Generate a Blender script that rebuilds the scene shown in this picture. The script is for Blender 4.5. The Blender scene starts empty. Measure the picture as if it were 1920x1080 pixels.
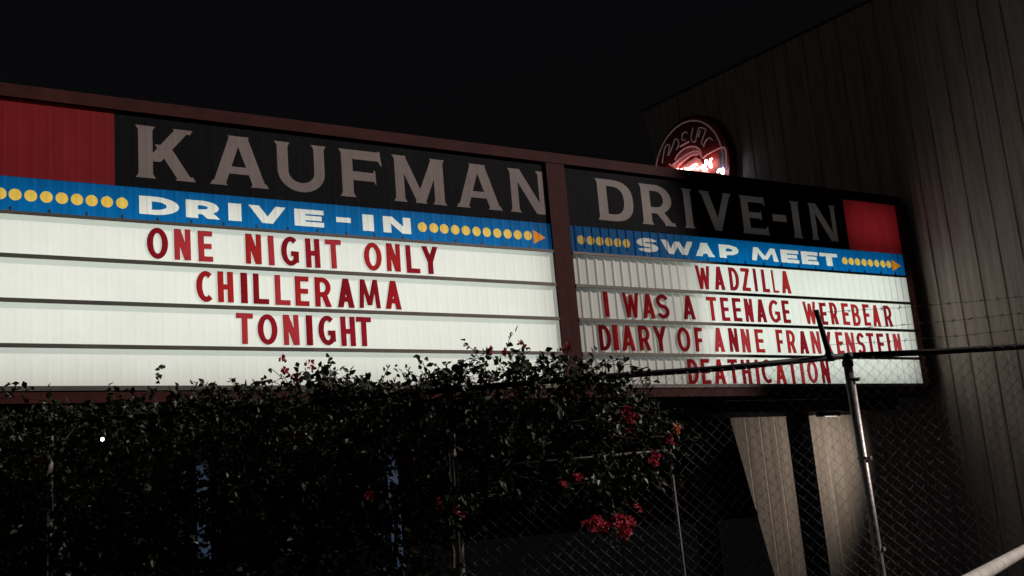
import bpy, math, random
from mathutils import Vector, Matrix
from mathutils.geometry import delaunay_2d_cdt

S = bpy.context.scene
COL = S.collection
random.seed(7)
ZS = 5.2163            # height of the sign's reference line (top of the white letter rows) above the ground

# ------------------------------------------------------------------ camera
cam = bpy.data.objects.new("camera", bpy.data.cameras.new("camera"))
COL.objects.link(cam)
S.camera = cam
cam.data.lens = 2146.98 / 1920 * 36
cam.data.sensor_width = 36
cam.data.clip_start = 0.05
cam.data.clip_end = 3000
def _cam():
    yaw, pitch, roll = -0.5779, 0.2114, -0.0857
    cy, sy, cp, sp, cr, sr = math.cos(yaw), math.sin(yaw), math.cos(pitch), math.sin(pitch), math.cos(roll), math.sin(roll)
    fwd = Vector((-sy * cp, cy * cp, sp)); right = Vector((cy, sy, 0)); up = right.cross(fwd)
    r2 = cr * right + sr * up; u2 = -sr * right + cr * up
    m = Matrix((r2, u2, -fwd)).transposed().to_4x4()
    m.translation = Vector((-8.5541, -12.0588, -3.6163 + ZS))
    cam.matrix_world = m
_cam()

# ------------------------------------------------------------------ sky, sun, exposure
W = bpy.data.worlds.new("World"); S.world = W; W.use_nodes = True
wn = W.node_tree.nodes; wl = W.node_tree.links
sky = wn.new("ShaderNodeTexSky"); sky.sky_type = 'NISHITA'; sky.sun_disc = False
sky.sun_elevation = math.radians(-4.0); sky.sun_rotation = math.radians(268)
sky.air_density = 1.0; sky.dust_density = 0.6
wl.new(sky.outputs[0], wn["Background"].inputs[0])
wn["Background"].inputs[1].default_value = 0.15

sl = bpy.data.lights.new("sun", 'SUN'); so = bpy.data.objects.new("sun", sl); COL.objects.link(so)
sl.energy = 3.7; sl.angle = math.radians(3.2); sl.color = (1.0, 0.88, 0.82)
SUNDIR = Vector((-1.75, 1, -1.2))
so.rotation_euler = SUNDIR.to_track_quat('-Z', 'Y').to_euler()
so.location = (0, -20, 30)

S.view_settings.view_transform = 'Standard'; S.view_settings.look = 'None'
S.view_settings.exposure = 0; S.view_settings.gamma = 1
S.render.engine = 'CYCLES'
S.cycles.use_denoising = True
S.cycles.sample_clamp_indirect = 4.0
S.cycles.max_bounces = 8
S.cycles.diffuse_bounces = 4

# ------------------------------------------------------------------ materials
def mat(name, col, rough=0.6, metal=0.0, noise=0.0, scale=4.0, stretch=(1, 1, 1), bump=0.0, spec=0.4, trans=0.0, emit=None, estr=0.0, col2=None):
    m = bpy.data.materials.new(name); m.use_nodes = True
    nt = m.node_tree; n = nt.nodes; l = nt.links
    p = n["Principled BSDF"]; out = n["Material Output"]
    p.inputs["Base Color"].default_value = (*col, 1); p.inputs["Roughness"].default_value = rough
    p.inputs["Metallic"].default_value = metal; p.inputs["Specular IOR Level"].default_value = spec
    colsock = None
    if noise or bump:
        tc = n.new("ShaderNodeTexCoord"); mp = n.new("ShaderNodeMapping"); mp.inputs["Scale"].default_value = stretch
        tx = n.new("ShaderNodeTexNoise"); tx.inputs["Scale"].default_value = scale; tx.inputs["Detail"].default_value = 6; tx.inputs["Roughness"].default_value = 0.65
        l.new(tc.outputs["Object"], mp.inputs[0]); l.new(mp.outputs[0], tx.inputs[0])
        if noise:
            rp = n.new("ShaderNodeValToRGB")
            a = col2 if col2 else tuple(c * (1 - noise) for c in col)
            rp.color_ramp.elements[0].color = (*a, 1); rp.color_ramp.elements[0].position = 0.34
            rp.color_ramp.elements[1].color = (*[min(1, c * (1 + noise * .35)) for c in col], 1); rp.color_ramp.elements[1].position = 0.66
            l.new(tx.outputs[0], rp.inputs[0]); l.new(rp.outputs[0], p.inputs["Base Color"]); colsock = rp.outputs[0]
        if bump:
            b = n.new("ShaderNodeBump"); b.inputs["Strength"].default_value = bump; b.inputs["Distance"].default_value = 0.02
            l.new(tx.outputs[0], b.inputs["Height"]); l.new(b.outputs[0], p.inputs["Normal"])
    if trans:
        t = n.new("ShaderNodeBsdfTranslucent"); t.inputs[0].default_value = (*col, 1)
        if colsock: l.new(colsock, t.inputs[0])
        mx = n.new("ShaderNodeMixShader"); mx.inputs[0].default_value = trans
        l.new(p.outputs[0], mx.inputs[1]); l.new(t.outputs[0], mx.inputs[2]); l.new(mx.outputs[0], out.inputs[0])
    if emit:
        p.inputs["Emission Color"].default_value = (*emit, 1); p.inputs["Emission Strength"].default_value = estr
    return m

M = {}
M['white_face'] = mat("white_translucent_plastic", (.86, .86, .80), .45, noise=.05, scale=1.4, trans=.48, spec=.3)
M['blue_face'] = mat("blue_translucent_plastic", (.001, .130, .385), .5, noise=.22, scale=7, stretch=(1.6, 1, .22), trans=.55, spec=.08)
M['yellow_face'] = mat("yellow_translucent_plastic", (.84, .61, .11), .45, noise=.12, scale=11, trans=.5, spec=.3, col2=(.86, .50, .08))
M['orange_face'] = mat("orange_translucent_plastic", (.80, .27, .012), .45, noise=.1, scale=9, trans=.5, spec=.3)
M['red_face'] = mat("red_translucent_plastic", (.36, .018, .026), .5, noise=.16, scale=3, stretch=(2, 1, .4), trans=.5, spec=.25)
M['header_black'] = mat("black_sign_plastic", (.009, .0095, .011), .65, noise=.2, scale=2.2, stretch=(1.5, 1, .4), spec=.02)
M['header_letter'] = mat("pale_header_plastic", (.33, .275, .265), .6, noise=.13, scale=2.5, trans=.35, spec=.1)
M['red_paint'] = mat("weathered_red_paint", (.048, .0135, .012), .75, spec=.08, noise=.28, scale=5, bump=.12)
M['rail_metal'] = mat("tarnished_rail_metal", (.12, .10, .085), .6, metal=.1, noise=.25, scale=9, stretch=(.35, 1, 1))
M['rail_green'] = mat("greenish_rail_metal", (.075, .078, .060), .6, metal=.1, noise=.25, scale=9, stretch=(.35, 1, 1))
M['cabinet'] = mat("dark_cabinet_metal", (.06, .05, .05), .7, noise=.2, scale=3)
M['inner_white'] = mat("white_cabinet_lining", (.75, .75, .72), .8)
M['blue_post'] = mat("blue_painted_steel", (.028, .065, .14), .5, noise=.3, scale=6, stretch=(1, 1, .3), bump=.1)
M['screw'] = mat("dark_bolt_metal", (.02, .025, .04), .5)
M['letter_red'] = [mat("red_letter_plastic", c, .4, noise=.13, scale=6, trans=.92, spec=.12) for c in
                   ((.46, .020, .030), (.52, .030, .034), (.40, .016, .034), (.56, .050, .068), (.33, .012, .024))]
M['wall'] = mat("weathered_wall_panel", (.78, .675, .60), .85, noise=.32, scale=5, stretch=(1, 2.4, .13), bump=.25, spec=.2)
M['wall_dark'] = mat("wall_side", (.16, .14, .13), .9, noise=.2, scale=2)
M['galv'] = mat("galvanised_steel", (.30, .28, .27), .42, metal=.6, noise=.35, scale=14, stretch=(1, 1, .4), bump=.15)
M['dark_pipe'] = mat("dark_steel_pipe", (.028, .026, .026), .6, noise=.3, scale=12, spec=.15)
M['wire'] = mat("galvanised_wire", (.50, .50, .52), .6, metal=0, spec=.3, noise=.25, scale=3)
M['rust_wire'] = mat("rusty_wire", (.05, .035, .03), .7)
M['leaf'] = mat("bougainvillea_leaf", (.021, .028, .012), .45, noise=.5, scale=9, trans=.22, spec=.25, col2=(.010, .014, .007))
M['bract'] = mat("red_bract", (.50, .055, .10), .5, noise=.3, scale=22, trans=.3, spec=.3, col2=(.36, .03, .03))
M['bract_dull'] = mat("dull_red_bract", (.32, .026, .035), .55, noise=.3, scale=22, trans=.2, spec=.2)
M['bract_orange'] = mat("orange_bract", (.55, .16, .06), .5, noise=.3, scale=22, trans=.3)
M['twig'] = mat("brown_twig", (.08, .055, .04), .8, noise=.3, scale=20)
M['dull_pipe'] = mat("dull_grey_pipe", (.085, .08, .075), .6, noise=.3, scale=12, spec=.2)
M['white_pipe'] = mat("chalky_white_paint", (.44, .42, .38), .75, noise=.3, scale=16, bump=.15)
M['ground'] = mat("dark_asphalt", (.0035, .004, .005), 1.0, noise=.3, scale=1.5, bump=.3, spec=0.0)
M['neon_face'] = mat("maroon_sign_enamel", (.24, .022, .030), .5, noise=.25, scale=3)
M['neon_pink'] = mat("pink_painted_tin", (.62, .26, .27), .45)
M['neon_glass'] = mat("grey_blue_painted_tin", (.10, .10, .16), .4)
M['tube_glow'] = mat("unlit_tube_added_glow", (.50, .40, .40), .25, spec=.6, emit=(1, .75, .75), estr=.04)  # tubes are unlit; a slight glow is added to lift them
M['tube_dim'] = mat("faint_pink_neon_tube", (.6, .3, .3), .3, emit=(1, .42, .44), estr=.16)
M['tube_lit'] = mat("lit_pink_neon_tube", (.9, .8, .75), .3, emit=(1, .62, .52), estr=9.0)
M['tube_blue'] = mat("lit_white_neon_tube", (.9, .9, .95), .3, emit=(.80, .86, 1.0), estr=10.0)
M['lens'] = mat("lit_lamp_lens", (.9, .9, .9), .3, emit=(.85, 1.0, .92), estr=9)
M['fill_tube'] = mat("dim_fill_lamp_tube", (.8, .8, .78), .4, emit=(1, .95, .9), estr=.8)  # tube of the fill lamp added under the right marquee
M['lamp_metal'] = mat("grey_lamp_housing", (.08, .08, .08), .5, metal=.4)

# ------------------------------------------------------------------ mesh helpers (coordinates: X along the sign, Y away, Z from the sign's reference line)
class MB:
    def __init__(s): s.v = []; s.f = []
    def add(s, vs, fs):
        b = len(s.v); s.v += [tuple(p) for p in vs]; s.f += [tuple(i + b for i in f) for f in fs]
    def box(s, x0, x1, y0, y1, z0, z1, bev=0.0):
        if bev:
            b = bev
            ring = lambda z, k: [(x0 + k, y0 + k, z), (x1 - k, y0 + k, z), (x1 - k, y1 - k, z), (x0 + k, y1 - k, z)]
            vs = ring(z0, b) + ring(z0 + b, 0) + ring(z1 - b, 0) + ring(z1, b)
            fs = [(3, 2, 1, 0), (12, 13, 14, 15)]
            for r in range(3):
                for i in range(4):
                    j = (i + 1) % 4; fs.append((r * 4 + i, r * 4 + j, r * 4 + 4 + j, r * 4 + 4 + i))
            s.add(vs, fs); return
        s.add([(x0, y0, z0), (x1, y0, z0), (x1, y1, z0), (x0, y1, z0), (x0, y0, z1), (x1, y0, z1), (x1, y1, z1), (x0, y1, z1)],
              [(3, 2, 1, 0), (4, 5, 6, 7), (0, 1, 5, 4), (1, 2, 6, 5), (2, 3, 7, 6), (3, 0, 4, 7)])
    def tube(s, pts, r, n=8, cap=True):
        pts = [Vector(p) for p in pts]
        rs = r if isinstance(r, (list, tuple)) else [r] * len(pts)
        vs = []; fs = []; prev = None
        for i, p in enumerate(pts):
            t = (pts[min(i + 1, len(pts) - 1)] - pts[max(i - 1, 0)]).normalized()
            if prev is None:
                a = t.orthogonal().normalized()
            else:
                a = prev - t * prev.dot(t)
                a = a.normalized() if a.length > 1e-6 else t.orthogonal().normalized()
            prev = a; b = t.cross(a)
            for k in range(n):
                th = 2 * math.pi * k / n
                vs.append(p + (a * math.cos(th) + b * math.sin(th)) * rs[i])
        for i in range(len(pts) - 1):
            for k in range(n):
                k2 = (k + 1) % n
                fs.append((i * n + k, i * n + k2, (i + 1) * n + k2, (i + 1) * n + k))
        if cap:
            fs.append(tuple(range(n - 1, -1, -1))); fs.append(tuple((len(pts) - 1) * n + k for k in range(n)))
        s.add(vs, fs)

def tag(o, label=None, cat=None, group=None, kind=None):
    if label: o['label'] = label
    if cat: o['category'] = cat
    if group: o['group'] = group
    if kind: o['kind'] = kind
    return o

ORIG = {}
def thing(name, loc):
    o = bpy.data.objects.new(name, None); COL.objects.link(o)
    w = Vector((loc[0], loc[1], loc[2] + ZS)); o.location = w; o.empty_display_size = .2
    ORIG[o.name] = w
    return o

def obj(name, mb, m, parent=None, origin=None, smooth=False):
    me = bpy.data.meshes.new(name)
    if parent is not None: org = ORIG[parent.name]
    elif origin is not None: org = Vector((origin[0], origin[1], origin[2] + ZS))
    else: org = Vector((0, 0, 0))
    me.from_pydata([(x - org.x, y - org.y, z + ZS - org.z) for x, y, z in mb.v], [], mb.f)
    me.update()
    for q in (m if isinstance(m, list) else [m]): me.materials.append(q)
    if smooth:
        me.polygons.foreach_set("use_smooth", [True] * len(me.polygons))
    o = bpy.data.objects.new(name, me); COL.objects.link(o)
    if parent is not None:
        o.parent = parent; ORIG[o.name] = org
    else:
        o.location = org; ORIG[o.name] = org
    return o

# ------------------------------------------------------------------ lettering: outlines in metres, (add polygons, cut polygons)
def rect(x0, z0, x1, z1): return [(x0, z0), (x1, z0), (x1, z1), (x0, z1)]
def ell(cx, cz, rx, rz, n=28): return [(cx + rx * math.cos(2 * math.pi * i / n), cz + rz * math.sin(2 * math.pi * i / n)) for i in range(n)]
def arc(cx, cz, rx, rz, a0, a1, th, tv, n=14, e=1.0):
    f = lambda v: math.copysign(abs(v) ** e, v)
    A = [math.radians(a0 + (a1 - a0) * i / n) for i in range(n + 1)]
    o = [(cx + rx * f(math.cos(a)), cz + rz * f(math.sin(a))) for a in A]
    q = [(cx + max(.002, rx - th) * f(math.cos(a)), cz + max(.002, rz - tv) * f(math.sin(a))) for a in reversed(A)]
    return o + q
def dia(xb, xt, z0, z1, t): return [(xb, z0), (xb + t, z0), (xt + t, z1), (xt, z1)]

def sans(ch, w, h, th, tv):
    P = []; N = []
    d = th * 1.08
    if ch == 'O':
        P = [ell(w / 2, h / 2, w / 2, h / 2)]; N = [ell(w / 2, h / 2, w / 2 - th, h / 2 - tv)]
    elif ch == 'I': P = [rect(0, 0, w, h)]
    elif ch == '-': P = [rect(0, h * .40, w, h * .40 + tv * 1.1)]
    elif ch == 'L': P = [rect(0, 0, th, h), rect(0, 0, w, tv)]
    elif ch == 'T': P = [rect(0, h - tv, w, h), rect(w / 2 - th / 2, 0, w / 2 + th / 2, h)]
    elif ch == 'H': P = [rect(0, 0, th, h), rect(w - th, 0, w, h), rect(0, h / 2 - tv / 2, w, h / 2 + tv / 2)]
    elif ch == 'E': P = [rect(0, 0, th, h), rect(0, 0, w, tv), rect(0, h - tv, w, h), rect(0, h / 2 - tv / 2, w * .93, h / 2 + tv / 2)]
    elif ch == 'F': P = [rect(0, 0, th, h), rect(0, h - tv, w, h), rect(0, h * .47 - tv / 2, w * .9, h * .47 + tv / 2)]
    elif ch == 'N': P = [rect(0, 0, th * .92, h), rect(w - th * .92, 0, w, h), dia(w - d, 0, 0, h, d)]
    elif ch == 'M':
        s = th * .85
        P = [dia(0, w * .10, 0, h, s), dia(w - s, w * .90 - s, 0, h, s), dia(w / 2 - s * .5, w * .10, h * .10, h, s), dia(w / 2 - s * .5, w * .90 - s, h * .10, h, s)]
    elif ch == 'W':
        s = th * .88
        P = [dia(w * .20, 0, 0, h, s), dia(w * .20, w * .5 - s / 2, 0, h * .92, s), dia(w * .80 - s, w * .5 - s / 2, 0, h * .92, s), dia(w * .80 - s, w - s, 0, h, s)]
    elif ch == 'V': P = [dia(w / 2 - d / 2, 0, 0, h, d), dia(w / 2 - d / 2, w - d, 0, h, d)]
    elif ch == 'A':
        P = [dia(0, w / 2 - d / 2, 0, h, d), dia(w - d, w / 2 - d / 2, 0, h, d), rect(w * .2, h * .2, w * .8, h * .2 + tv)]
    elif ch == 'Y': P = [dia(w / 2 - d / 2, 0, h * .42, h, d), dia(w / 2 - d / 2, w - d, h * .42, h, d), rect(w / 2 - d / 2, 0, w / 2 + d / 2, h * .5)]
    elif ch == 'Z': P = [rect(0, 0, w, tv), rect(0, h - tv, w, h), dia(0, w - d, tv * .5, h - tv * .5, d)]
    elif ch == 'C': P = [arc(w * .56, h / 2, w * .56, h / 2, 52, 308, th, tv, 22)]
    elif ch == 'G': P = [arc(w * .54, h / 2, w * .54, h / 2, 50, 318, th, tv, 22), rect(w - th, h * .12, w, h * .50), rect(w * .56, h * .50 - tv, w, h * .50)]
    elif ch == 'D':
        P = [rect(0, 0, th, h), rect(th * .5, 0, w * .42, tv), rect(th * .5, h - tv, w * .42, h), arc(w * .38, h / 2, w * .62, h / 2, -90, 90, th, tv, 16)]
    elif ch in 'PR':
        b = h * .50; rz = (h - b + tv) / 2; zc = h - rz
        P = [rect(0, 0, th, h), rect(th * .5, h - tv, w * .5, h), rect(th * .5, b - tv, w * .5, b), arc(w * .46, zc, w * .54 * (.95 if ch == 'R' else 1), rz, -90, 90, th * .92, tv, 12)]
        if ch == 'R': P.append(dia(w - d, w * .36, 0, b - tv * .3, d))
        if ch == 'P': pass
    elif ch == 'B':
        b = h * .52
        for z0, z1, wr in ((0, b + tv / 2, 1.0), (b - tv / 2, h, .92)):
            rz = (z1 - z0) / 2
            P += [rect(th * .5, z0, w * .5, z0 + tv), rect(th * .5, z1 - tv, w * .5, z1), arc(w * .44, z0 + rz, w * wr - w * .44, rz, -90, 90, th * .9, tv, 12)]
        P.append(rect(0, 0, th, h))
    elif ch == 'K':
        P = [rect(0, 0, th, h), dia(th * .6, w - d, h * .33, h, d), dia(w - d, w * .22, 0, h * .60, d)]
    elif ch == 'S':
        rz = (h + tv) / 4; rx = w / 2
        P = [arc(rx, h - rz, rx, rz, 22, 272, th, tv, 18), arc(rx, rz, rx, rz, -158, 92, th, tv, 18)]
    return P, N

def foot(x0, x1, z, up, sp=.032, hh=.03):
    """A small flared serif across a stem end that spans x0..x1 at height z."""
    s = 1 if up else -1
    return [(x0 - sp, z), (x1 + sp, z), (x1 + sp * .55, z - s * hh * .55), (x1, z - s * hh * 1.7), (x0, z - s * hh * 1.7), (x0 - sp * .55, z - s * hh * .55)]

def serif(ch, w, h, t):
    P = []; s = .032
    if ch == 'K':
        P = [rect(s, 0, s + t, h), foot(s, s + t, h, True), foot(s, s + t, 0, False)]
        xa = w - s - t * 1.25
        P += [dia(s + t * .5, xa, h * .33, h, t * 1.05), foot(xa, xa + t * 1.05, h, True)]
        P += [dia(w - s - t * 1.1, s + t * 1.15, 0, h * .66, t * 1.05), foot(w - s - t * 1.1, w - s - t * .05, 0, False)]
    elif ch == 'A':
        P = [dia(s, w / 2 - t * .68, 0, h, t * .92), dia(w - s - t, w / 2 - t * .32, 0, h, t), rect(w * .24, h * .24, w * .76, h * .24 + t * .55),
             foot(s, s + t * .92, 0, False), foot(w - s - t, w - s, 0, False), foot(w / 2 - t * .68, w / 2 + t * .68, h, True, sp=.02)]
    elif ch == 'U':
        b = h * .42
        P = [rect(s, b, s + t * .85, h), rect(w - s - t * .85, b, w - s, h), arc(w / 2, b, w / 2 - s, b, 180, 360, t * .85, t * .72, 20),
             foot(s, s + t * .85, h, True), foot(w - s - t * .85, w - s, h, True)]
    elif ch == 'F':
        P = [rect(s, 0, s + t * .95, h), foot(s, s + t * .95, 0, False), foot(s, s + t * .9, h, True), rect(s, h - t * .75, w - .02, h),
             [(w - .045, h + .012), (w - .02, h + .012), (w, h - t * .75 - .06), (w - .012, h - t * .75 - .055), (w - .05, h - t * .7)],
             rect(s, h * .36, w * .84, h * .36 + t * .72), [(w * .80, h * .36 + t * .72 + .035), (w * .84, h * .36 + t * .72 + .03), (w * .85, h * .36 - .045), (w * .80, h * .36)]]
    elif ch == 'E':
        P = [rect(s, 0, s + t * .95, h), rect(s, h - t * .62, w - .04, h), rect(s, 0, w - .02, t * .62), rect(s, h * .5 - t * .3, w * .78, h * .5 + t * .3), foot(s, s + t * .8, h, True), foot(s, s + t * .8, 0, False),
             [(w - .08, h), (w - .03, h + .01), (w - .02, h - t * .62 - .05), (w - .07, h - t * .62)], [(w - .06, 0), (w - .06, t * .62), (w - .01, t * .62 + .05), (w, -.008)], rect(w * .74, h * .5 - t * .45, w * .79, h * .5 + t * .45)]
    elif ch == 'M':
        P = [rect(s, 0, s + t * .8, h), rect(w - s - t * .9, 0, w - s, h), dia(w / 2 - t * .3, s + t * .1, 0, h, t * .85), dia(w / 2 - t * .5, w - s - t * 1.05, 0, h, t * .9),
             foot(s, s + t * .8, 0, False), foot(w - s - t * .9, w - s, 0, False), foot(s, s + t * .9, h, True), foot(w - s - t, w - s, h, True)]
    elif ch == 'N':
        P = [rect(s, 0, s + t * .72, h), rect(w - s - t * .62, 0, w - s, h), dia(w - s - t * 1.0, s, 0, h, t * 1.0),
             foot(s, s + t * .72, 0, False), foot(s, s + t * .8, h, True), foot(w - s - t * .62, w - s, h, True), rect(w - s - t, 0, w - s, .02)]
    elif ch == 'D':
        P = [rect(s, 0, s + t, h), foot(s, s + t, h, True), foot(s, s + t, 0, False), rect(s, 0, w * .5, t * .62), rect(s, h - t * .62, w * .5, h), arc(w * .42, h / 2, w * .58, h / 2, -90, 90, t * 1.05, t * .62, 18, .8)]
    elif ch == 'R':
        b = h * .44; rz = (h - b + t * .6) / 2
        P = [rect(s, 0, s + t, h), foot(s, s + t, h, True), foot(s, s + t, 0, False), rect(s, h - t * .6, w * .5, h), rect(s, b - t * .6, w * .5, b), arc(w * .46, h - rz, w * .46, rz, -90, 90, t, t * .6, 14),
             dia(w - s - t, w * .38, 0, b - t * .2, t * .98), foot(w - s - t, w - s, 0, False)]
    elif ch == 'I': P = [rect(s, 0, w - s, h), foot(s, w - s, h, True), foot(s, w - s, 0, False)]
    elif ch == 'V':
        P = [dia(w / 2 - t * .5, s, 0, h, t), dia(w / 2 - t * .5, w - s - t * .8, 0, h, t * .85), foot(s, s + t, h, True), foot(w - s - t * .8, w - s, h, True)]
    elif ch == '-': P = [rect(0, h * .40, w, h * .40 + t * .72)]
    return P, []

# ------------------------------------------------------------------ corrugated sheets with painted shapes cut into them
PITCH = 0.146
def rib(x):
    """Depth of the ribbed plastic at x: flat, with a narrow rounded rib standing out towards the viewer."""
    u = (x / PITCH) % 1.0
    r = .019
    for a, b, ya, yb in ((0, .60, 0, 0), (.60, .70, 0, r), (.70, .86, r, r), (.86, .96, r, 0), (.96, 1, 0, 0)):
        if a <= u <= b: return -(ya + (yb - ya) * (u - a) / (b - a))
    return 0.0

def sheet(x0, x1, z0, z1, y, shapes, rf=1.0):
    """Triangulate the sheet along its ribs and round its painted shapes; returns one mesh per shape and one for the rest."""
    vs = [(x0, z0), (x1, z0), (x1, z1), (x0, z1)]; fs = [[0, 1, 2, 3]]; es = []
    k = math.floor(x0 / PITCH)
    while k * PITCH < x1 + PITCH:
        for f in (.0, .60, .70, .86, .96):
            x = (k + f) * PITCH
            if x0 + .004 < x < x1 - .004:
                es.append((len(vs), len(vs) + 1)); vs += [(x, z0), (x, z1)]
        k += 1
    owner = [None]
    for i, (P, N) in enumerate(shapes):
        for sgn, polys in ((1, P), (-1, N)):
            for q in polys:
                q = ccw(q); fs.append(list(range(len(vs), len(vs) + len(q)))); vs += q; owner.append((i, sgn))
    ov, oe, of, _, _, fo = delaunay_2d_cdt([Vector(v) for v in vs], es, fs, 1, 1e-5)
    out = [MB() for _ in range(len(shapes) + 1)]; maps = [dict() for _ in out]
    for f, ids in zip(of, fo):
        if 0 not in ids: continue
        t = len(shapes)
        for a in ids:
            if a and owner[a][1] > 0 and not any(b and owner[b] == (owner[a][0], -1) for b in ids): t = owner[a][0]
        mb, mp = out[t], maps[t]
        face = []
        for v in f:
            if v not in mp:
                x, z = ov[v]; mp[v] = len(mb.v); mb.v.append((x, y + rf * rib(min(max(x, x0 + 1e-4), x1 - 1e-4)), z))
            face.append(mp[v])
        mb.f.append(tuple(face))
    return out

def ccw(q):
    return q if sum(a[0] * b[1] - b[0] * a[1] for a, b in zip(q, q[1:] + q[:1])) > 0 else q[::-1]

def move(shape, dx, dz):
    return tuple([[(x + dx, z + dz) for x, z in q] for q in part] for part in shape)

def plate(shape, y, depth):
    """A flat cut-out letter: front face and rim."""
    P, N = shape
    vs = []; fs = []; ow = []
    for s, polys in ((1, P), (-1, N)):
        for q in polys:
            q = ccw(q); fs.append(list(range(len(vs), len(vs) + len(q)))); vs += q; ow.append(s)
    ov, _, of, _, _, fo = delaunay_2d_cdt([Vector(v) for v in vs], [], fs, 1, 1e-5)
    mb = MB(); keep = [f for f, ids in zip(of, fo) if ids and any(ow[a] > 0 for a in ids) and not any(ow[a] < 0 for a in ids)]
    n = len(ov); mb.v = [(x, y, z) for x, z in ov] + [(x, y + depth, z) for x, z in ov]
    edges = {}
    for f in keep:
        mb.f.append(tuple(f))
        for a, b in zip(f, f[1:] + f[:1]):
            edges[(a, b)] = edges.get((a, b), 0) + 1
    for (a, b) in edges:
        if (b, a) not in edges: mb.f.append((b, a, a + n, b + n))
    used = sorted({i for f in mb.f for i in f}); re = {i: j for j, i in enumerate(used)}
    mb.v = [mb.v[i] for i in used]; mb.f = [tuple(re[i] for i in f) for f in mb.f]
    return mb

# ------------------------------------------------------------------ ground
g = MB(); g.add([(-400, -400, -ZS), (400, -400, -ZS), (400, 600, -ZS), (-400, 600, -ZS)], [(0, 1, 2, 3)])
tag(obj("ground", g, M['ground']), kind='structure')

# ------------------------------------------------------------------ tall panelled wall
WX = 7.36
def wall():
    t = thing("tall_wall", (WX + .5, 1, -ZS))
    tag(t, "tall weathered brown wall of vertical panels rising beyond the right marquee", "wall")
    far = lambda z: 6.42 + (z - 5.312) * .222
    near = lambda z: -2.78 - .161 * (z - 3.27)
    zt_f, zt_n = 5.312, 4.87
    poly = [(near(-ZS), -ZS), (far(-ZS), -ZS), (far(zt_f), zt_f), (near(zt_n), zt_n)]
    vs = list(poly); fs = [[0, 1, 2, 3]]; es = []
    prof = []
    y = -6.3; k = 0
    while y < 7.2:
        w = .405 + .03 * random.uniform(-1, 1)
        c = y + w
        prof.append(c)
        for a in (-.022, -.012, .012, .022):
            es.append((len(vs), len(vs) + 1)); vs += [(c + a, -ZS - 1), (c + a, 7)]
        # a shallow groove half-way across the panel
        m = y + w * .5
        prof.append((m,))
        for a in (-.010, 0, .010):
            es.append((len(vs), len(vs) + 1)); vs += [(m + a, -ZS - 1), (m + a, 7)]
        y = c
    def dep(yy):
        for c in prof:
            if isinstance(c, tuple):
                if abs(yy - c[0]) < .0100: return .003 * (1 - abs(yy - c[0]) / .010)
            else:
                d = abs(yy - c)
                if d < .0221: return .028 * min(1, max(0, (.022 - d) / .010))
        return 0
    ov, _, of, _, _, fo = delaunay_2d_cdt([Vector(v) for v in vs], es, fs, 1, 1e-5)
    mb = MB(); mb.v = [(WX + dep(a), a, b) for a, b in ov]
    mb.f = [tuple(reversed(f)) for f, ids in zip(of, fo) if ids]
    used = sorted({i for f in mb.f for i in f}); re = {i: j for j, i in enumerate(used)}
    mb.v = [mb.v[i] for i in used]; mb.f = [tuple(re[i] for i in f) for f in mb.f]
    obj("panel_face", mb, M['wall'], t)
    b = MB()
    b.add([(WX + .035, a, z) for a, z in poly] + [(WX + 1.4, a, z) for a, z in poly],
          [(0, 1, 2, 3), (7, 6, 5, 4), (0, 4, 5, 1), (1, 5, 6, 2), (2, 6, 7, 3), (3, 7, 4, 0)])
    obj("wall_core", b, M['wall_dark'], t)
    c = MB()
    p0 = Vector((0, near(zt_n) - .03, zt_n)); p1 = Vector((0, far(zt_f) + .03, zt_f))
    c.add([(WX - .02, p0.y, p0.z + .003), (WX - .02, p1.y, p1.z + .003), (WX - .02, p1.y, p1.z + .05), (WX - .02, p0.y, p0.z + .05),
           (WX + 1.42, p0.y, p0.z + .003), (WX + 1.42, p1.y, p1.z + .003), (WX + 1.42, p1.y, p1.z + .05), (WX + 1.42, p0.y, p0.z + .05)],
          [(0, 3, 2, 1), (4, 5, 6, 7), (0, 1, 5, 4), (1, 2, 6, 5), (2, 3, 7, 6), (3, 0, 4, 7)])
    obj("coping", c, M['wall_dark'], t)
wall()

# ------------------------------------------------------------------ the two marquee signs
LAMPS = []
def area(name, parent, x0, x1, z0, z1, y, power, color=(.91, .985, .935)):
    a = bpy.data.lights.new(name, 'AREA'); a.shape = 'RECTANGLE'; a.size = x1 - x0; a.size_y = z1 - z0; a.energy = power; a.color = color
    o = bpy.data.objects.new(name, a); COL.objects.link(o)
    o.parent = parent; o.location = Vector(((x0 + x1) / 2, y, (z0 + z1) / 2 + ZS)) - ORIG[parent.name]
    o.rotation_euler = (math.radians(-90), 0, 0)   # shines towards -Y, onto the back of the sheets
    return o

HB, HT = .3899, 1.2359        # header panel
WB = -1.828
ROW = .46
YF = 0.0
def circle(x, z, r): return ([ell(x, z, r, r, 22)], [])
def arrow(x0, x1, z, hh): return ([[(x0, z - hh), (x1, z), (x0, z + hh)]], [])

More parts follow.
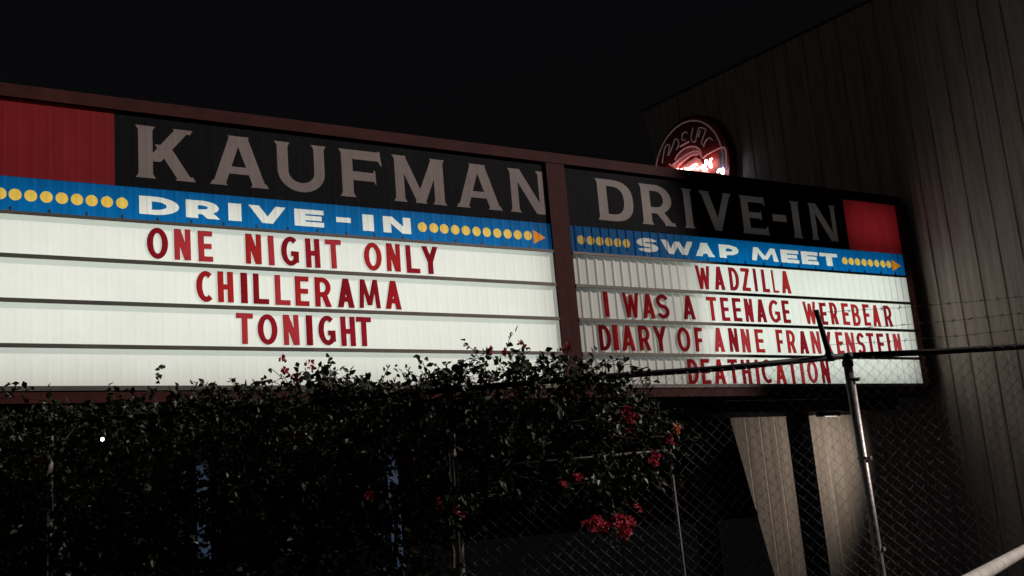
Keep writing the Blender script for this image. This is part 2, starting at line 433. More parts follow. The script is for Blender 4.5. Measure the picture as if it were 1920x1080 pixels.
def marquee(x0, x1, label, group, header, words, dots, arr, red, posts, live, redpow, headpow, nm):
    t = thing("marquee_sign", ((x0 + x1) / 2, .2, -ZS)); tag(t, label, "sign")
    fw = .15
    L, Rr = x0, x1
    # header
    hs = [move(serif(c, b - a, .60, .155), a, .505) for c, a, b in header]
    out = sheet(min(L, red[0]) if red[1] == 'L' else L, Rr, HB, HT, YF, hs + [([rect(L, HB, red[0], HT)] if red[1] == 'L' else [rect(red[0], HB, Rr, HT)], [])], .035)
    hp = obj("header_panel", out[-1], M['header_black'], t)
    for (c, a, b), m in zip(header, out[:-2]): obj("header_letter", m, M['header_letter'], hp)
    obj("red_end_panel", out[-2], M['red_face'], t)
    # blue band
    ws = [move(sans(c, b - a, .205, .135 if c not in 'AVMWN' else .115, .056), a, .092) for c, a, b in words]
    ds = [circle(x, .195, .0625) for x in dots]
    out = sheet(L, Rr, .014, HB - .004, YF, ws + ds + [arrow(arr[0], arr[1], .185, .095)], .14 if red[1] == 'L' else .5)
    bp = obj("blue_band", out[-1], M['blue_face'], t)
    for m in out[:len(ws)]: obj("band_letter", m, M['white_face'], bp)
    for m in out[len(ws):len(ws) + len(ds)]: obj("dot", m, M['yellow_face'], bp)
    obj("arrow", out[-2], M['orange_face'], bp)
    # white letter board
    out = sheet(L, Rr, WB, .006, YF, [], .06 if red[1] == 'L' else .62)
    obj("letter_board", out[-1], M['white_face'], t)
    # rails
    for i, (z, hgt) in enumerate(((-.004, .036), (-ROW + .004, .044), (-2 * ROW + .004, .044), (-3 * ROW + .004, .044), (WB + .02, .05))):
        cut = -3.45 if red[1] == 'L' else 3.9
        for a, b, mt in ((L + .004, cut - .003, M['rail_green'] if red[1] == 'L' else M['rail_metal']), (cut + .003, Rr - .012, M['rail_metal'])):
            m = MB(); m.box(a, b, -.040, -.021, z - hgt / 2, z + hgt / 2, .004)
            m.box(a, b, -.046, -.040, z - hgt / 2, z - hgt / 2 + .010)
            obj("letter_rail", m, mt, t)
    # bolts along the bottom of the blue band
    x = L + .2; first = None
    while x < Rr - .1:
        if first is None:
            m = MB(); m.tube([(x, -.028, .050), (x, -.036, .050)], .011, 7); m.box(x - .012, x + .012, -.032, -.026, .016, .045)
            first = obj("panel_clip", m, M['screw'], t)
        else:
            c = first.copy(); COL.objects.link(c); c.parent = t; c.location.x += x - (L + .2)
        x += .37 + random.uniform(-.015, .015)
    # frame
    y0, y1 = -.035, .42
    f = MB()
    f.box(L - fw, Rr + fw, y0, y1, HT, HT + fw, .006)
    obj("top_frame", f, M['red_paint'], t)
    f = MB(); f.box(L - fw, Rr + fw, y0, y1, WB - .135, WB - .006, .006)
    obj("bottom_frame", f, M['red_paint'], t)
    for a, b in ((L - fw, L), (Rr, Rr + fw)):
        f = MB(); f.box(a, b, (-.12 if a > 5 else y0 + .003), y1 - .003, WB - .006, HT, .005)
        obj("side_frame", f, M['red_paint'], t)
    # cabinet: back, lining and the shelf between the lamps and the header
    b = MB(); b.box(L - .1, Rr + .1, y1 + .001, y1 + .03, WB - .1, HT + .1)
    obj("cabinet_back", b, M['cabinet'], t)
    s = MB(); s.box(L + .002, Rr - .002, .012, y1 - .005, HB - .012, HB + .004)
    obj("divider_shelf", s, M['cabinet'], t)
    rx = red[0]
    s = MB(); s.box(rx - .008, rx + .008, .012, y1 - .005, HB + .006, HT - .004)
    obj("divider_shelf", s, M['cabinet'], t)
    # steel beam and posts
    b = MB(); b.box(L + .3, Rr - .15, .40, 1.07, WB - .315, WB - .137, .008)
    obj("steel_beam", b, M['cabinet'], t)
    for px, py, pw in posts:
        m = MB(); m.box(px - .5 * pw, px + .5 * pw, py, py + .3, -ZS, WB - .317, .015)
        obj("post", m, M['blue_post'], t)
    # lamps inside
    w = (live[1] - live[0]) * (1.36 if red[1] == 'R' else .98)
    area("backlight_bank", t, live[0], live[1], WB + .05, HB - .06, .34, 4.9 * w * (HB - WB - .1))
    if live[0] - L > 1: area("backlight_bank", t, L + .05, live[0] - .05, WB + .05, HB - .06,   .34, .85 * (live[0] - L) * (HB - WB - .1))  # weak fill lamp added behind the dead end of the board
    if red[1] == 'L':
        area("backlight_bank", t, L + .05, rx - .05, HB + .1, HT - .1, .34, redpow)
        area("backlight_bank", t, rx + .05, Rr - .05, HB + .1, HT - .1, .34, headpow)
    else:
        area("backlight_bank", t, rx + .05, Rr - .05, HB + .1, HT - .1, .34, redpow)
        area("backlight_bank", t, L + .05, rx - .05, HB + .1, HT - .1, .34, headpow)
    return t

HL = [('K', -5.419, -4.751), ('A', -4.602, -3.908), ('U', -3.827, -3.174), ('F', -3.016, -2.446), ('M', -2.302, -1.553), ('A', -1.417, -0.724), ('N', -0.606, -.004)]
HR = [('D', 0.823, 1.466), ('R', 1.594, 2.226), ('I', 2.384, 2.584), ('V', 2.718, 3.371), ('E', 3.52, 4.071), ('-', 4.186, 4.485), ('I', 4.59, 4.804), ('N', 4.995, 5.627)]
BL = [('D', -5.387, -4.956), ('R', -4.881, -4.499), ('I', -4.401, -4.251), ('V', -4.165, -3.718), ('E', -3.614, -3.249), ('-', -3.09, -2.902), ('I', -2.747, -2.599), ('N', -2.474, -2.096)]
BR = [('S', 1.45, 1.835), ('W', 1.893, 2.485), ('A', 2.525, 2.886), ('P', 2.991, 3.38), ('M', 3.633, 4.188), ('E', 4.253, 4.628), ('E', 4.697, 5.059), ('T', 5.106, 5.501)]
DL = [-7.375, -7.225, -7.075, -6.925, -6.775, -6.632, -6.483, -6.331, -6.179, -6.028, -5.88, -5.723, -5.567, -1.935, -1.774, -1.626, -1.468, -1.312, -1.155, -1.002, -0.842, -0.686, -0.529, -0.371]
DR = [0.486, 0.644, 0.8, 0.956, 1.109, 1.265, 5.673, 5.822, 5.968, 6.124, 6.272, 6.422, 6.573, 6.717]
marquee(-7.6, 0.0, "larger red framed marquee at left with three lines of red letters on glowing white", None, HL, BL, DL, (-.285, -.09), (-5.6401, 'L'),
        ((-4.62, .5, .14), (-2.30, .5, .14)), (-7.55, -.05), .55, .9, 'l')
marquee(0.301, 7.1018, "smaller red framed marquee beside the tall wall with four crowded lines of letters", None, HR, BR, DR, (6.80, 7.02), (5.8331, 'R'),
        ((2.93, .75, .16), (5.08, .75, .20)), (2.55, 7.05), 2.9, 4.0, 'r')

# changeable letters slotted on the rails
LINES = [
 ("left marquee", "top", 0, [('O', -5.315, -5.088), ('N', -5.02, -4.84), ('E', -4.754, -4.593), ('N', -4.219, -4.035), ('I', -3.949, -3.88), ('G', -3.8, -3.587), ('H', -3.498, -3.322), ('T', -3.249, -3.048), ('O', -2.759, -2.528), ('N', -2.461, -2.277), ('L', -2.194, -2.011), ('Y', -1.976, -1.749)]),
 ("left marquee", "second", 1, [('C', -4.789, -4.595), ('H', -4.551, -4.375), ('I', -4.29, -4.213), ('L', -4.148, -3.966), ('L', -3.891, -3.711), ('E', -3.651, -3.482), ('R', -3.409, -3.206), ('A', -3.129, -2.917), ('M', -2.855, -2.577), ('A', -2.511, -2.3)]),
 ("left marquee", "third", 2, [('T', -4.359, -4.165), ('O', -4.111, -3.88), ('N', -3.809, -3.623), ('I', -3.538, -3.461), ('G', -3.385, -3.175), ('H', -3.109, -2.926), ('T', -2.912, -2.72)]),
 ("right marquee", "top", 0, [('W', 2.466, 2.735), ('A', 2.806, 3.003), ('D', 3.105, 3.293), ('Z', 3.348, 3.515), ('I', 3.602, 3.658), ('L', 3.764, 3.903), ('L', 3.98, 4.095), ('A', 4.166, 4.356)]),
 ("right marquee", "second", 1, [('I', 0.756, 0.834), ('W', 1.081, 1.36), ('A', 1.414, 1.631), ('S', 1.665, 1.887), ('A', 2.146, 2.364), ('T', 2.605, 2.794), ('E', 2.869, 3.024), ('E', 3.097, 3.262), ('N', 3.339, 3.496), ('A', 3.568, 3.762), ('G', 3.822, 4.047), ('E', 4.108, 4.258), ('W', 4.562, 4.833), ('E', 4.921, 5.064), ('R', 5.147, 5.307), ('E', 5.408, 5.56), ('B', 5.637, 5.816), ('E', 5.899, 6.045), ('A', 6.108, 6.287), ('R', 6.394, 6.576)]),
 ("right marquee", "third", 2, [('D', 0.62, 0.817), ('I', 0.847, 0.936), ('A', 0.991, 1.217), ('R', 1.293, 1.49), ('Y', 1.553, 1.784), ('O', 1.975, 2.212), ('F', 2.298, 2.443), ('A', 2.655, 2.847), ('N', 2.947, 3.118), ('N', 3.192, 3.357), ('E', 3.469, 3.64), ('F', 3.9, 4.036), ('R', 4.116, 4.294), ('A', 4.373, 4.559), ('N', 4.635, 4.825), ('K', 4.907, 5.083), ('E', 5.182, 5.338), ('N', 5.402, 5.594), ('S', 5.655, 5.83), ('T', 5.888, 6.054), ('E', 6.131, 6.29), ('I', 6.368, 6.428), ('N', 6.524, 6.693)]),
 ("right marquee", "bottom", 3, [('D', 2.099, 2.294), ('E', 2.349, 2.512), ('A', 2.583, 2.794), ('T', 2.868, 3.052), ('H', 3.128, 3.301), ('I', 3.392, 3.455), ('C', 3.517, 3.727), ('A', 3.795, 4.001), ('T', 4.056, 4.245), ('I', 4.315, 4.385), ('O', 4.46, 4.68), ('N', 4.761, 4.934)]),
]
ORD = "first second third fourth fifth sixth seventh eighth ninth tenth eleventh twelfth thirteenth fourteenth fifteenth sixteenth seventeenth eighteenth nineteenth twentieth twenty-first twenty-second twenty-third".split()
rl = random.Random(3)
for board, rowname, r, letters in LINES:
    for i, (c, a, b) in enumerate(letters):
        h = .348 if r < 3 else .355
        z0 = -ROW * r - .400 + rl.uniform(-.006, .006)
        th = .066 if board[0] == 'l' else .061
        if board[0] == 'r' and r == 0 and i == 6: th = .036
        shp = move(sans(c, b - a, h, th, th * .88), a, z0)
        m = plate(shp, (-.004 if board[0] == 'l' else -.012) - rl.uniform(0, .003), .007)
        # letters hang a touch unevenly in their rails
        ang = math.radians(rl.uniform(-.9, .9)); cx, cz = (a + b) / 2, z0
        m.v = [(cx + (x - cx) * math.cos(ang) - (z - cz) * math.sin(ang), y - .006, cz + (x - cx) * math.sin(ang) + (z - cz) * math.cos(ang)) for x, y, z in m.v]
        o = obj("marquee_letter", m, rl.choice(M['letter_red']), None, (cx, -.025, z0))
        tag(o, "red letter %s, %s from left on the %s line of the %s" % (c, ORD[i], rowname, board), "letter", "red letters on the %s" % board)

# ------------------------------------------------------------------ round neon sign on the wall
def neon():
    cy, cz = 4.93, 3.40
    t = thing("neon_sign", (WX, cy, cz - 1.18))
    tag(t, "round maroon neon sign with partly lit tubes showing above the right marquee", "neon sign")
    XF = 7.16
    m = MB(); n = 56
    prof = [(WX - .004, 1.20), (XF + .02, 1.20), (XF, 1.18), (XF, 1.10), (XF + .012, 1.09), (XF + .012, .001)]
    vs = []; fs = []
    for x, r in prof:
        for k in range(n):
            a = 2 * math.pi * k / n; vs.append((x, cy + r * math.cos(a), cz + r * math.sin(a)))
    for i in range(len(prof) - 1):
        for k in range(n):
            k2 = (k + 1) % n; fs.append((i * n + k, i * n + k2, (i + 1) * n + k2, (i + 1) * n + k))
    m.add(vs, fs); obj("drum", m, M['neon_face'], t)
    def face(name, pts, x, mt, dep=.02):
        q = MB(); k = len(pts)
        q.add([(x, cy + a, cz + b) for a, b in pts] + [(x + dep, cy + a, cz + b) for a, b in pts],
              [tuple(range(k))] + [((i + 1) % k, i, i + k, (i + 1) % k + k) for i in range(k)])
        return obj(name, q, mt, t)
    face("painted_car", [(.60, -.10), (.30, .12), (.21, .17), (-.01, .23), (-.26, .25), (-.37, .17), (-.43, .03), (-.60, -.20), (-.62, -.45), (.1, -.5)], XF - .012, M['neon_pink'])
    face("painted_roof", [(.54, .33), (.35, .39), (.18, .49), (-.07, .52), (-.3, .46), (-.41, .37), (-.37, .29), (-.19, .33), (-.03, .32), (.2, .26), (.4, .2)], XF - .008, M['neon_pink'])
    face("painted_windscreen", [(-.92, .11), (-1.05, .15), (-1.10, .05), (-1.07, -.29), (-.90, -.26)], XF - .010, M['neon_glass'])
    def tubes(name, lines, r, mt, x=XF - .05):
        q = MB()
        for ln in lines:
            # smooth the bends of the glass
            p = [Vector((x, cy + a, cz + b)) for a, b in ln]
            for _ in range(2):
                if len(p) > 2:
                    nn = [p[0]]
                    for i in range(len(p) - 1):
                        nn += [p[i].lerp(p[i + 1], .25), p[i].lerp(p[i + 1], .75)]
                    p = nn + [p[-1]]
            q.tube(p, r, 6)
        return obj(name, q, mt, t, smooth=True)
    ring = [(1.07 * math.cos(math.radians(a)), 1.07 * math.sin(math.radians(a))) for a in range(20, 385, 6)]
    tubes("ring_tube", [ring], .016, M['tube_glow'])
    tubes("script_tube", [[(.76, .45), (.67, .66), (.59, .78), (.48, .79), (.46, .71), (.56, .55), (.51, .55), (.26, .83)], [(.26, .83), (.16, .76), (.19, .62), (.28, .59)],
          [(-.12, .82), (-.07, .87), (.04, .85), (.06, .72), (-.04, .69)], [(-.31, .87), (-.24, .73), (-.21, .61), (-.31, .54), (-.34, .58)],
          [(-.34, .57), (-.46, .78), (-.51, .81), (-.68, .71), (-.67, .67), (-.48, .46), (-.55, .42)], [(-.52, .74), (-.44, .62)], [(-.83, .42), (-.75, .51), (-.63, .47), (-.55, .37)]], .014, M['tube_glow'])
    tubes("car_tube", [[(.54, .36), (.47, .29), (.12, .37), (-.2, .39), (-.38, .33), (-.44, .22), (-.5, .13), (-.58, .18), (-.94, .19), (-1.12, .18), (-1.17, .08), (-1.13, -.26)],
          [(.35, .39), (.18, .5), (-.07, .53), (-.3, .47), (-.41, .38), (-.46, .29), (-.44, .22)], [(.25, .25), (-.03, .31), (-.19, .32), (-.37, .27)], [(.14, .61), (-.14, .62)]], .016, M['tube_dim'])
    dx, dz = 0, 0
    lit = [[(-.33, .06), (-.23, .08), (-.17, .05), (-.24, .02), (-.14, .02), (-.09, .04)], [(-.17, .05), (-.08, .06)], [(-.33, -.05), (-.44, -.03)],
           [(-.51, 0), (-.48, -.1), (-.54, -.15), (-.62, -.13)], [(-.58, -.12), (-.59, .06), (-.63, .06), (-.7, -.12), (-.76, -.14), (-.72, .04), (-.79, .03)],
           [(.02, .10), (.06, -.08), (-.02, -.04), (-.06, .08)], [(.14, .12), (.16, -.06)], [(.34, .0), (.30, .16), (.22, .14), (.28, .06), (.18, -.06)], [(.56, .02), (.52, .18), (.40, .10), (.46, -.02), (.56, .02)]]
    tubes("lit_script_tube", lit, .019, M['tube_lit'], XF - .085)
    tubes("lit_tail_tube", [[(-.9, -.3), (-.92, -.26), (-.98, -.25), (-1.02, -.28), (-.99, -.32), (-1.04, -.36), (-1.06, -.36), (-1.07, -.3), (-1.05, -.26)]], .020, M['tube_blue'], XF - .085)
neon()

# ------------------------------------------------------------------ fill lamp added under the right marquee to light the wall
def added_fill_lamp():
    t = thing("added_fill_light", (5.55, .70, -2.16)); tag(t, "small added fill lamp under the bottom beam of the right marquee", "lamp")
    m = MB(); m.box(5.33, 5.77, .62, .74, -2.20, -2.13, .008); obj("housing", m, M['lamp_metal'], t)
    m = MB(); m.tube([(5.42, .63, -2.207), (5.68, .63, -2.207)], .007, 8); obj("tube", m, M['fill_tube'], t)
    l = bpy.data.lights.new("added_fill_beam", 'SPOT'); l.energy = 165; l.spot_size = math.radians(88); l.spot_blend = 1.0; l.color = (1, .88, .74); l.shadow_soft_size = .08
    o = bpy.data.objects.new("added_fill_beam", l); COL.objects.link(o); o.parent = t
    p = Vector((5.55, .74, -2.27 + ZS)); o.location = p - ORIG[t.name]
    o.rotation_euler = (Vector((7.36, 4.7, -3.0 + ZS)) - p).to_track_quat('-Z', 'Y').to_euler()
added_fill_lamp()

# ------------------------------------------------------------------ chain-link fence
FA = Vector((-1.887, -6.305, 0)); FE = Vector((.8391, -.5440, 0)); FN = Vector((-.5440, -.8391, 0))
def F(u, z, n=0.0):
    p = FA + FE * u + FN * n
    return (p.x, p.y, z)
GZ = -ZS
FT = -2.535
def fence():
    t = thing("chain_link_fence", F(-2, GZ)); tag(t, "tall chain link fence with round steel posts and barbed wire in front of the marquees", "fence")
    # rail: two lengths meeting at the terminal post, slightly out of line
    m = MB(); m.tube([F(-7.8, -2.52), F(-4.2, -2.535), F(-2.0, -2.528), F(-.9, -2.545), F(.0, -2.531)], .0235, 10)
    obj("top_rail", m, M['dark_pipe'], t, smooth=True)
    m = MB(); m.tube([F(.0, -2.531), F(.6, -2.556), F(1.3, -2.574), F(3.4, -2.59)], .0235, 10)
    obj("top_rail", m, M['dark_pipe'], t, smooth=True)
    for u, top, r in ((0, -2.585, .034), (-2.98, -2.56, .030), (-5.96, -2.56, .030), (3.0, -2.62, .030)):
        m = MB(); m.tube([F(u + (.03 if u == 0 else 0), GZ, -.035), F(u, top, -.035)], r, 14)
        p = obj("post", m, M['galv'], t, smooth=True)
        m = MB(); c = Vector(F(u, top, -.035))
        m.tube([c + Vector((0, 0, -.02)), c + Vector((0, 0, .012)), c + Vector((0, 0, .035)), c + Vector((0, 0, .05))], [r * 1.22, r * 1.25, r * .95, r * .3], 14)
        m.tube([Vector(F(u - .03, top + .045, 0)), Vector(F(u + .03, top + .05, 0))], .031, 10)
        obj("post_cap", m, M['dark_pipe'], p, smooth=True)
        for zb in (-2.72, -3.30, -3.95):
            m = MB(); m.tube([Vector(F(u + .012, zb, -.035)), Vector(F(u + .012, zb + .022, -.035))], r * 1.16, 12)
            m.box(*(lambda q: (q[0] - .012, q[0] + .012, q[1] - .012, q[1] + .012, q[2] - .002, q[2] + .024))(F(u + r + .022, zb, -.02)))
            obj("tension_band", m, M['galv'], p)
    # raking arm with three strands of barbed wire
    m = MB(); m.tube([F(-.135, -2.53), F(-.17, -2.38, .05), F(-.213, -2.185, .10)], [.022, .021, .019], 10)
    m.tube([F(-.165, -2.53), F(-.105, -2.53)], .033, 10)
    obj("barb_arm", m, M['dark_pipe'], t, smooth=True)
    rw = random.Random(5)
    for u0, z0, n0, z1 in ((-.208, -2.205, .095, -2.22), (-.183, -2.335, .07, -2.33), (-.152, -2.445, .035, -2.45)):
        m = MB(); pts = []
        for k in range(33):
            f = k / 32; pts.append(F(u0 + (3.0 - u0) * f, z0 + (z1 - z0) * f - .03 * math.sin(math.pi * f * 2) * .4 + rw.uniform(-.003, .003), n0))
        m.tube(pts, .0015, 5)
        u = u0 + .1
        while u < 2.9:
            c = Vector(F(u, z0 + (z1 - z0) * (u - u0) / (3 - u0) - .012 * math.sin(math.pi * 2 * (u - u0) / (3 - u0)), n0))
            for _ in range(2):
                d = Vector((rw.uniform(-1, 1), rw.uniform(-1, 1), rw.uniform(-1, 1))).normalized() * .016
                m.tube([c - d, c + d], .0022, 4)
            u += .125 + rw.uniform(-.01, .01)
        obj("barbed_wire", m, M['rust_wire'], t)
    # woven mesh: zigzag wires hooked into their neighbours
    p = .086; m = MB(); u = -7.7; j = 0
    zb, zt = GZ + .04, FT - .01
    nk = int((zt - zb) / (p / 2))
    rr = .0016
    wob = lambda a, b: .010 * math.sin(a * 2.1 + b * 1.3) + .006 * math.sin(a * 5.3 - b * 3.1)
    while u < 3.3:
        pts = []
        for k in range(nk + 1):
            odd = (k % 2) ^ (j % 2)
            uu = u + (p / 2 if odd else 0); z = zb + k * p / 2
            pts.append(F(uu + .35 * wob(z, uu), z + .3 * wob(uu, z), .024 + wob(uu, z) * .5 + (.0007 if k % 2 else -.0007)))
        m.tube(pts, rr, 5, cap=False)
        u += p / 2; j += 1
    obj("mesh", m, M['wire'], t, smooth=True)
fence()

# pipe frame standing behind the fence
def pipe_frame():
    e = Vector((.8391, -.5440, 0)); b = Vector((-1.993, -4.281, 0))
    q = lambda u, z: (b.x + e.x * u, b.y + e.y * u, z)
    t = thing("pipe_frame", q(-1, GZ)); tag(t, "thin grey pipe gate frame standing behind the chain link fence under the leaves", "gate")
    m = MB(); m.tube([q(-1.95, -3.028), q(.02, -3.015)], .0145, 10); obj("top_bar", m, M['dull_pipe'], t, smooth=True)
    for u in (0, -1.93):
        m = MB(); m.tube([q(u, -3.02), q(u + .02, GZ)], .0145, 10); obj("upright", m, M['dull_pipe'], t, smooth=True)
    m = MB(); m.tube([q(-1.92, -4.35), q(.0, -4.35)], .0145, 10); obj("lower_bar", m, M['dull_pipe'], t, smooth=True)
pipe_frame()

# curved white pipe close to the camera
def hoop():
    P0 = Vector((-4.938, -9.474, 0)); d = Vector((math.sin(math.radians(61)), math.cos(math.radians(61)), 0)); zt = -3.858
    q = lambda u, z: (P0.x + d.x * u, P0.y + d.y * u, z)
    t = thing("hoop_rail", q(.8, GZ)); tag(t, "pale round pipe rail with chipped paint cutting the bottom right corner", "railing")
    pts = [(-1.46, GZ), (-1.46, zt - .42), (-1.45, zt - .28), (-1.41, zt - .15), (-1.33, zt - .055), (-1.22, zt - .008), (-1.1, zt), (0, zt), (.8, zt), (1.9, zt), (2.02, zt - .01), (2.13, zt - .06), (2.2, zt - .16), (2.23, zt - .3), (2.23, GZ)]
    m = MB(); m.tube([q(u, z) for u, z in pts], .0225, 16)
    obj("pipe", m, M['white_pipe'], t, smooth=True)
    for u in (-1.46, 2.23):
        m = MB(); m.tube([q(u, GZ + .001), q(u, GZ + .02)], .07, 16)
        obj("base_flange", m, M['white_pipe'], t)
hoop()

# ------------------------------------------------------------------ bougainvillea over the fence
TOP = [(-7.9, -2.27), (-6.55, -2.285), (-6.31, -2.30), (-5.715, -2.363), (-5.0, -2.385), (-4.878, -2.345), (-4.64, -2.318), (-4.32, -2.345), (-4.16, -2.305), (-3.92, -2.285), (-3.605, -2.37), (-3.365, -2.353), (-3.12, -2.314), (-2.92, -2.251), (-2.80, -2.285), (-2.6, -2.286), (-2.32, -2.262), (-2.09, -2.345), (-1.93, -2.39), (-1.70, -2.50), (-1.56, -2.62), (-1.49, -2.70), (-1.31, -2.92), (-1.24, -3.07)]
BOT = [(-7.9, -5.2), (-3.20, -5.2), (-3.12, -3.62), (-2.97, -3.46), (-2.89, -3.42), (-2.68, -3.22), (-2.40, -3.20), (-2.18, -3.28), (-2.04, -3.45), (-1.90, -3.66), (-1.72, -3.62), (-1.63, -3.30), (-1.39, -3.20), (-1.24, -3.09)]
def lut(T, u):
    if u <= T[0][0]: return T[0][1]
    for (a, b), (c, d) in zip(T, T[1:]):
        if u <= c: return b + (d - b) * (u - a) / (c - a)
    return T[-1][1]
HOLES = [(-3.423, -2.98, .055, .10), (-3.40, -3.48, .055, .13), (-4.836, -3.437, .055, .075), (-5.44, -2.711, .02, .02)]
FLOWERS = [(-1.985, -3.60, .105, 'bract', 140), (-1.80, -3.636, .10, 'bract', 140), (-2.083, -3.249, .055, 'bract', 34), (-1.55, -3.19, .055, 'bract', 34), (-1.704, -2.873, .11, 'bract_dull', 60), (-1.345, -3.0, .05, 'bract_orange', 26),
           (-1.41, -3.055, .035, 'bract', 16), (-3.274, -3.09, .075, 'bract_dull', 40), (-3.578, -3.277, .09, 'bract_dull', 36), (-4.14, -2.31, .035, 'bract', 18), (-4.074, -2.36, .035, 'bract_dull', 16), (-3.959, -2.29, .03, 'bract', 16), (-4.13, -2.25, .03, 'bract', 16),
           (-2.40, -2.29, .04, 'bract_dull', 18), (-2.086, -2.33, .05, 'bract_dull', 20), (-2.2, -3.317, .035, 'bract', 14), (-1.70, -3.511, .03, 'bract', 14), (-2.524, -2.33, .04, 'bract_dull', 14), (-2.95, -3.43, .045, 'bract_dull', 20), (-3.306, -3.585, .05, 'bract_dull', 18), (-3.10, -3.38, .06, 'bract_dull', 18), (-2.62, -2.30, .035, 'bract_dull', 14)]
rp = random.Random(11)
def leaf(mb, p, d, nrm, L, Wd):
    d = d.normalized(); s = d.cross(nrm)
    if s.length < 1e-4: s = d.orthogonal()
    s.normalize(); up = s.cross(d)
    p = Vector(p)
    a = p + d * L * .38 + s * Wd * .5 + up * L * .10
    b = p + d * L * .38 - s * Wd * .5 + up * L * .10
    a2 = p + d * L * .74 + s * Wd * .30 + up * L * .04
    b2 = p + d * L * .74 - s * Wd * .30 + up * L * .04
    mid = p + d * L * .5
    tip = p + d * L - up * L * .06
    mb.add([p, a, a2, tip, b2, b], [(0, 1, 2, 3), (0, 3, 4, 5)])
def rv(s=1.0): return Vector((rp.uniform(-1, 1), rp.uniform(-1, 1), rp.uniform(-1, 1))) * s

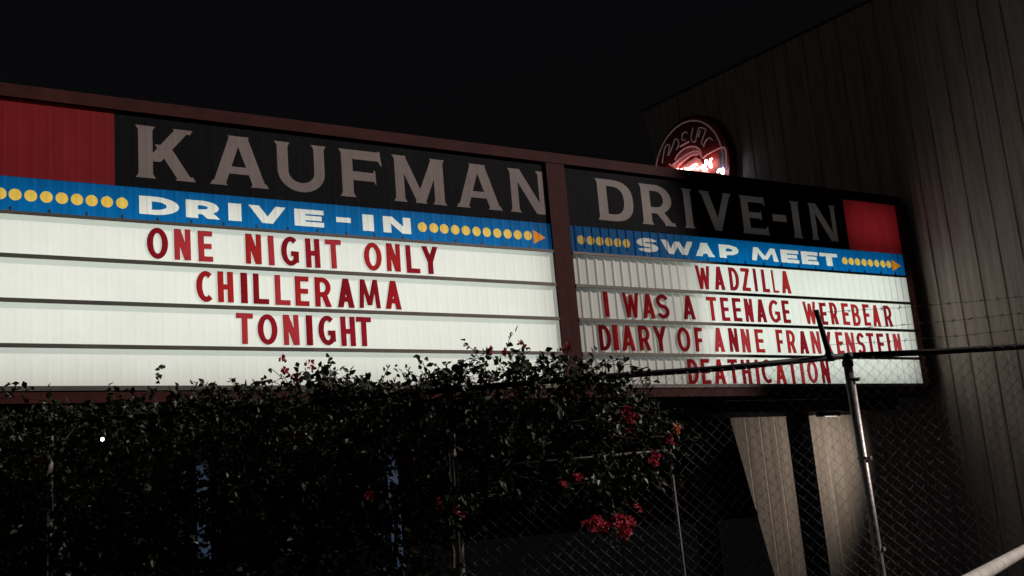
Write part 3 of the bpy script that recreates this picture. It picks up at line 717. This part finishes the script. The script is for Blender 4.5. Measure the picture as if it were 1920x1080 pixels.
def bougainvillea():
    t = thing("bougainvillea", F(-4.2, GZ, -.2)); tag(t, "dark sprawling bougainvillea with red flowers climbing over the fence", "shrub")
    lv = MB(); tw = MB()
    def shoot(u, z, n, length, up, cnt, spread=.05, lean=None, twig=False):
        d = Vector((FE.x * (lean if lean is not None else rp.uniform(-1, 1)), FE.y * (lean if lean is not None else rp.uniform(-1, 1)), up)) + rv(.35)
        d.normalize(); p = Vector(F(u, z, n)); pts = [p.copy()]
        for k in range(cnt):
            d = (d + Vector((0, 0, -.09)) + rv(.16)).normalized()
            p = p + d * (length / cnt); pts.append(p.copy())
            ld = (d * .5 + rv(.9) + Vector((0, 0, -.15))).normalized()
            L = rp.uniform(.036, .070)
            leaf(lv, p + rv(spread * .4), ld, (rv(.8) + Vector((FN.x * .6, FN.y * .6, .7))).normalized(), L, L * rp.uniform(.55, .75))
        if twig: tw.tube(pts[::2] if len(pts) > 5 else pts, .0028, 4, cap=False)
    def hole(u, z, k=1.0):
        return any(((u - a) / (rx * k + .05)) ** 2 + ((z - b) / (rz * k + .05)) ** 2 < 1 for a, b, rx, rz in HOLES)
    cnt = 0
    patch = lambda u, z: math.sin(u * 7.1 + 1.3 * math.sin(z * 6)) * math.sin(z * 8.3 + 1.1 * math.sin(u * 5)) 
    while cnt < 3600:
        u = rp.uniform(-7.7, -1.2); zt = lut(TOP, u) - (.045 if u < -4.95 else .13); zb = max(lut(BOT, u), -4.75)
        if zb > zt: zb = zt - .02
        z = rp.uniform(-4.75, -2.3)
        if not (zb < z < zt): continue
        if hole(u, z): continue
        if u > -2.75 and z < -2.72:
            if rp.random() > .50 + .45 * patch(u, z): continue
        shoot(u, z, rp.uniform(-.42, .22), rp.uniform(.18, .34), rp.uniform(-.6, .6), rp.randint(10, 15), twig=rp.random() < .12)
        cnt += 1
    # loose shoots along the top edge
    for i in range(330):
        u = rp.uniform(-5.05, -1.35) if i < 300 else rp.uniform(-7.6, -5.0)
        zt = lut(TOP, u)
        big = 1.0 if u > -4.3 else .55
        shoot(u, zt - .16 * big - rp.uniform(0, .07), rp.uniform(-.25, .15), rp.uniform(.10, .27) * big, rp.uniform(.3, 1.1), rp.randint(4, 9), spread=.05, twig=True)
    # a few long wands
    for u, z, ln, le, n in ((-2.55, -2.33, .34, .5, 9), (-2.15, -2.40, .30, 1.2, 9), (-1.85, -2.46, .42, 1.6, 12), (-1.72, -2.56, .36, 1.4, 10), (-2.72, -2.32, .28, -.4, 8), (-4.72, -2.42, .30, -1.3, 9), (-4.45, -2.42, .28, 1.0, 8), (-3.55, -2.42, .30, -.9, 8), (-1.95, -3.12, .50, .3, 12), (-1.80, -3.0, .56, .25, 14), (-1.60, -3.0, .4, .9, 10), (-1.45, -3.1, .28, .8, 8)):
        for _ in range(2): shoot(u + rp.uniform(-.03, .03), z, rp.uniform(0, .12), ln * (.6 if z > -2.6 else 1), .40 if z > -2.6 else -1.0, n, lean=le, twig=True)
    # main stems
    for u in (-7.0, -5.6, -4.5, -3.6, -3.2):
        p = Vector(F(u, GZ, -.22)); pts = [p.copy()]
        for k in range(9):
            p = p + Vector((FE.x * rp.uniform(-.12, .16), FE.y * rp.uniform(-.12, .16), .30)) + rv(.03); pts.append(p.copy())
        tw.tube(pts, [.028 - .0024 * k for k in range(10)], 7)
    for u0, z0, u1, z1 in ((-3.2, -2.9, -1.7, -2.75), (-3.3, -3.0, -1.9, -3.3), (-3.0, -2.6, -1.4, -3.0), (-3.4, -2.7, -2.2, -2.45)):
        pts = [Vector(F(u0 + (u1 - u0) * k / 7, z0 + (z1 - z0) * k / 7 + .06 * math.sin(k * .9), -.1)) + rv(.015) for k in range(8)]
        tw.tube(pts, [.011 - .001 * k for k in range(8)], 6)
    obj("branches", tw, M['twig'], t)
    fo = obj("foliage", lv, M['leaf'], t)
    for u, z, r, mt, k in FLOWERS:
        m = MB(); c = Vector(F(u, z, rp.uniform(.20, .30)))
        sub = [c + Vector((rp.gauss(0, r * .4), rp.gauss(0, r * .4), rp.gauss(0, r * .4))) for _ in range(max(3, k // 6))]
        for i in range(k):
            q = sub[i % len(sub)]; d = rv(1).normalized()
            L = rp.uniform(.024, .036)
            leaf(m, q + d * .004, (d + Vector((0, 0, .3))).normalized(), rv(1), L, L * .85)
        obj("flower_cluster", m, M[mt], t)
bougainvillea()

# small lamp glinting through the leaves
def leaf_lamp():
    c = Vector(F(-5.44, -2.711, .30))
    t = thing("clamp_lamp", tuple(c)); tag(t, "tiny lit white lamp glinting among the dark leaves", "lamp")
    d = Vector((FN.x, FN.y, 0))
    m = MB(); m.tube([c - d * .09, c - d * .05, c - d * .01, c], [.012, .022, .030, .032], 12); obj("housing", m, M['lamp_metal'], t, smooth=True)
    m = MB(); m.tube([c + d * .001, c + d * .008, c + d * .012], [.013, .012, .005], 12); obj("lens", m, M['lens'], t, smooth=True)
    m = MB(); m.tube([c - d * .08, Vector(F(-5.44, -2.62, .1)), Vector(F(-5.43, -2.53, .0))], .005, 6); obj("bracket", m, M['lamp_metal'], t)
leaf_lamp()
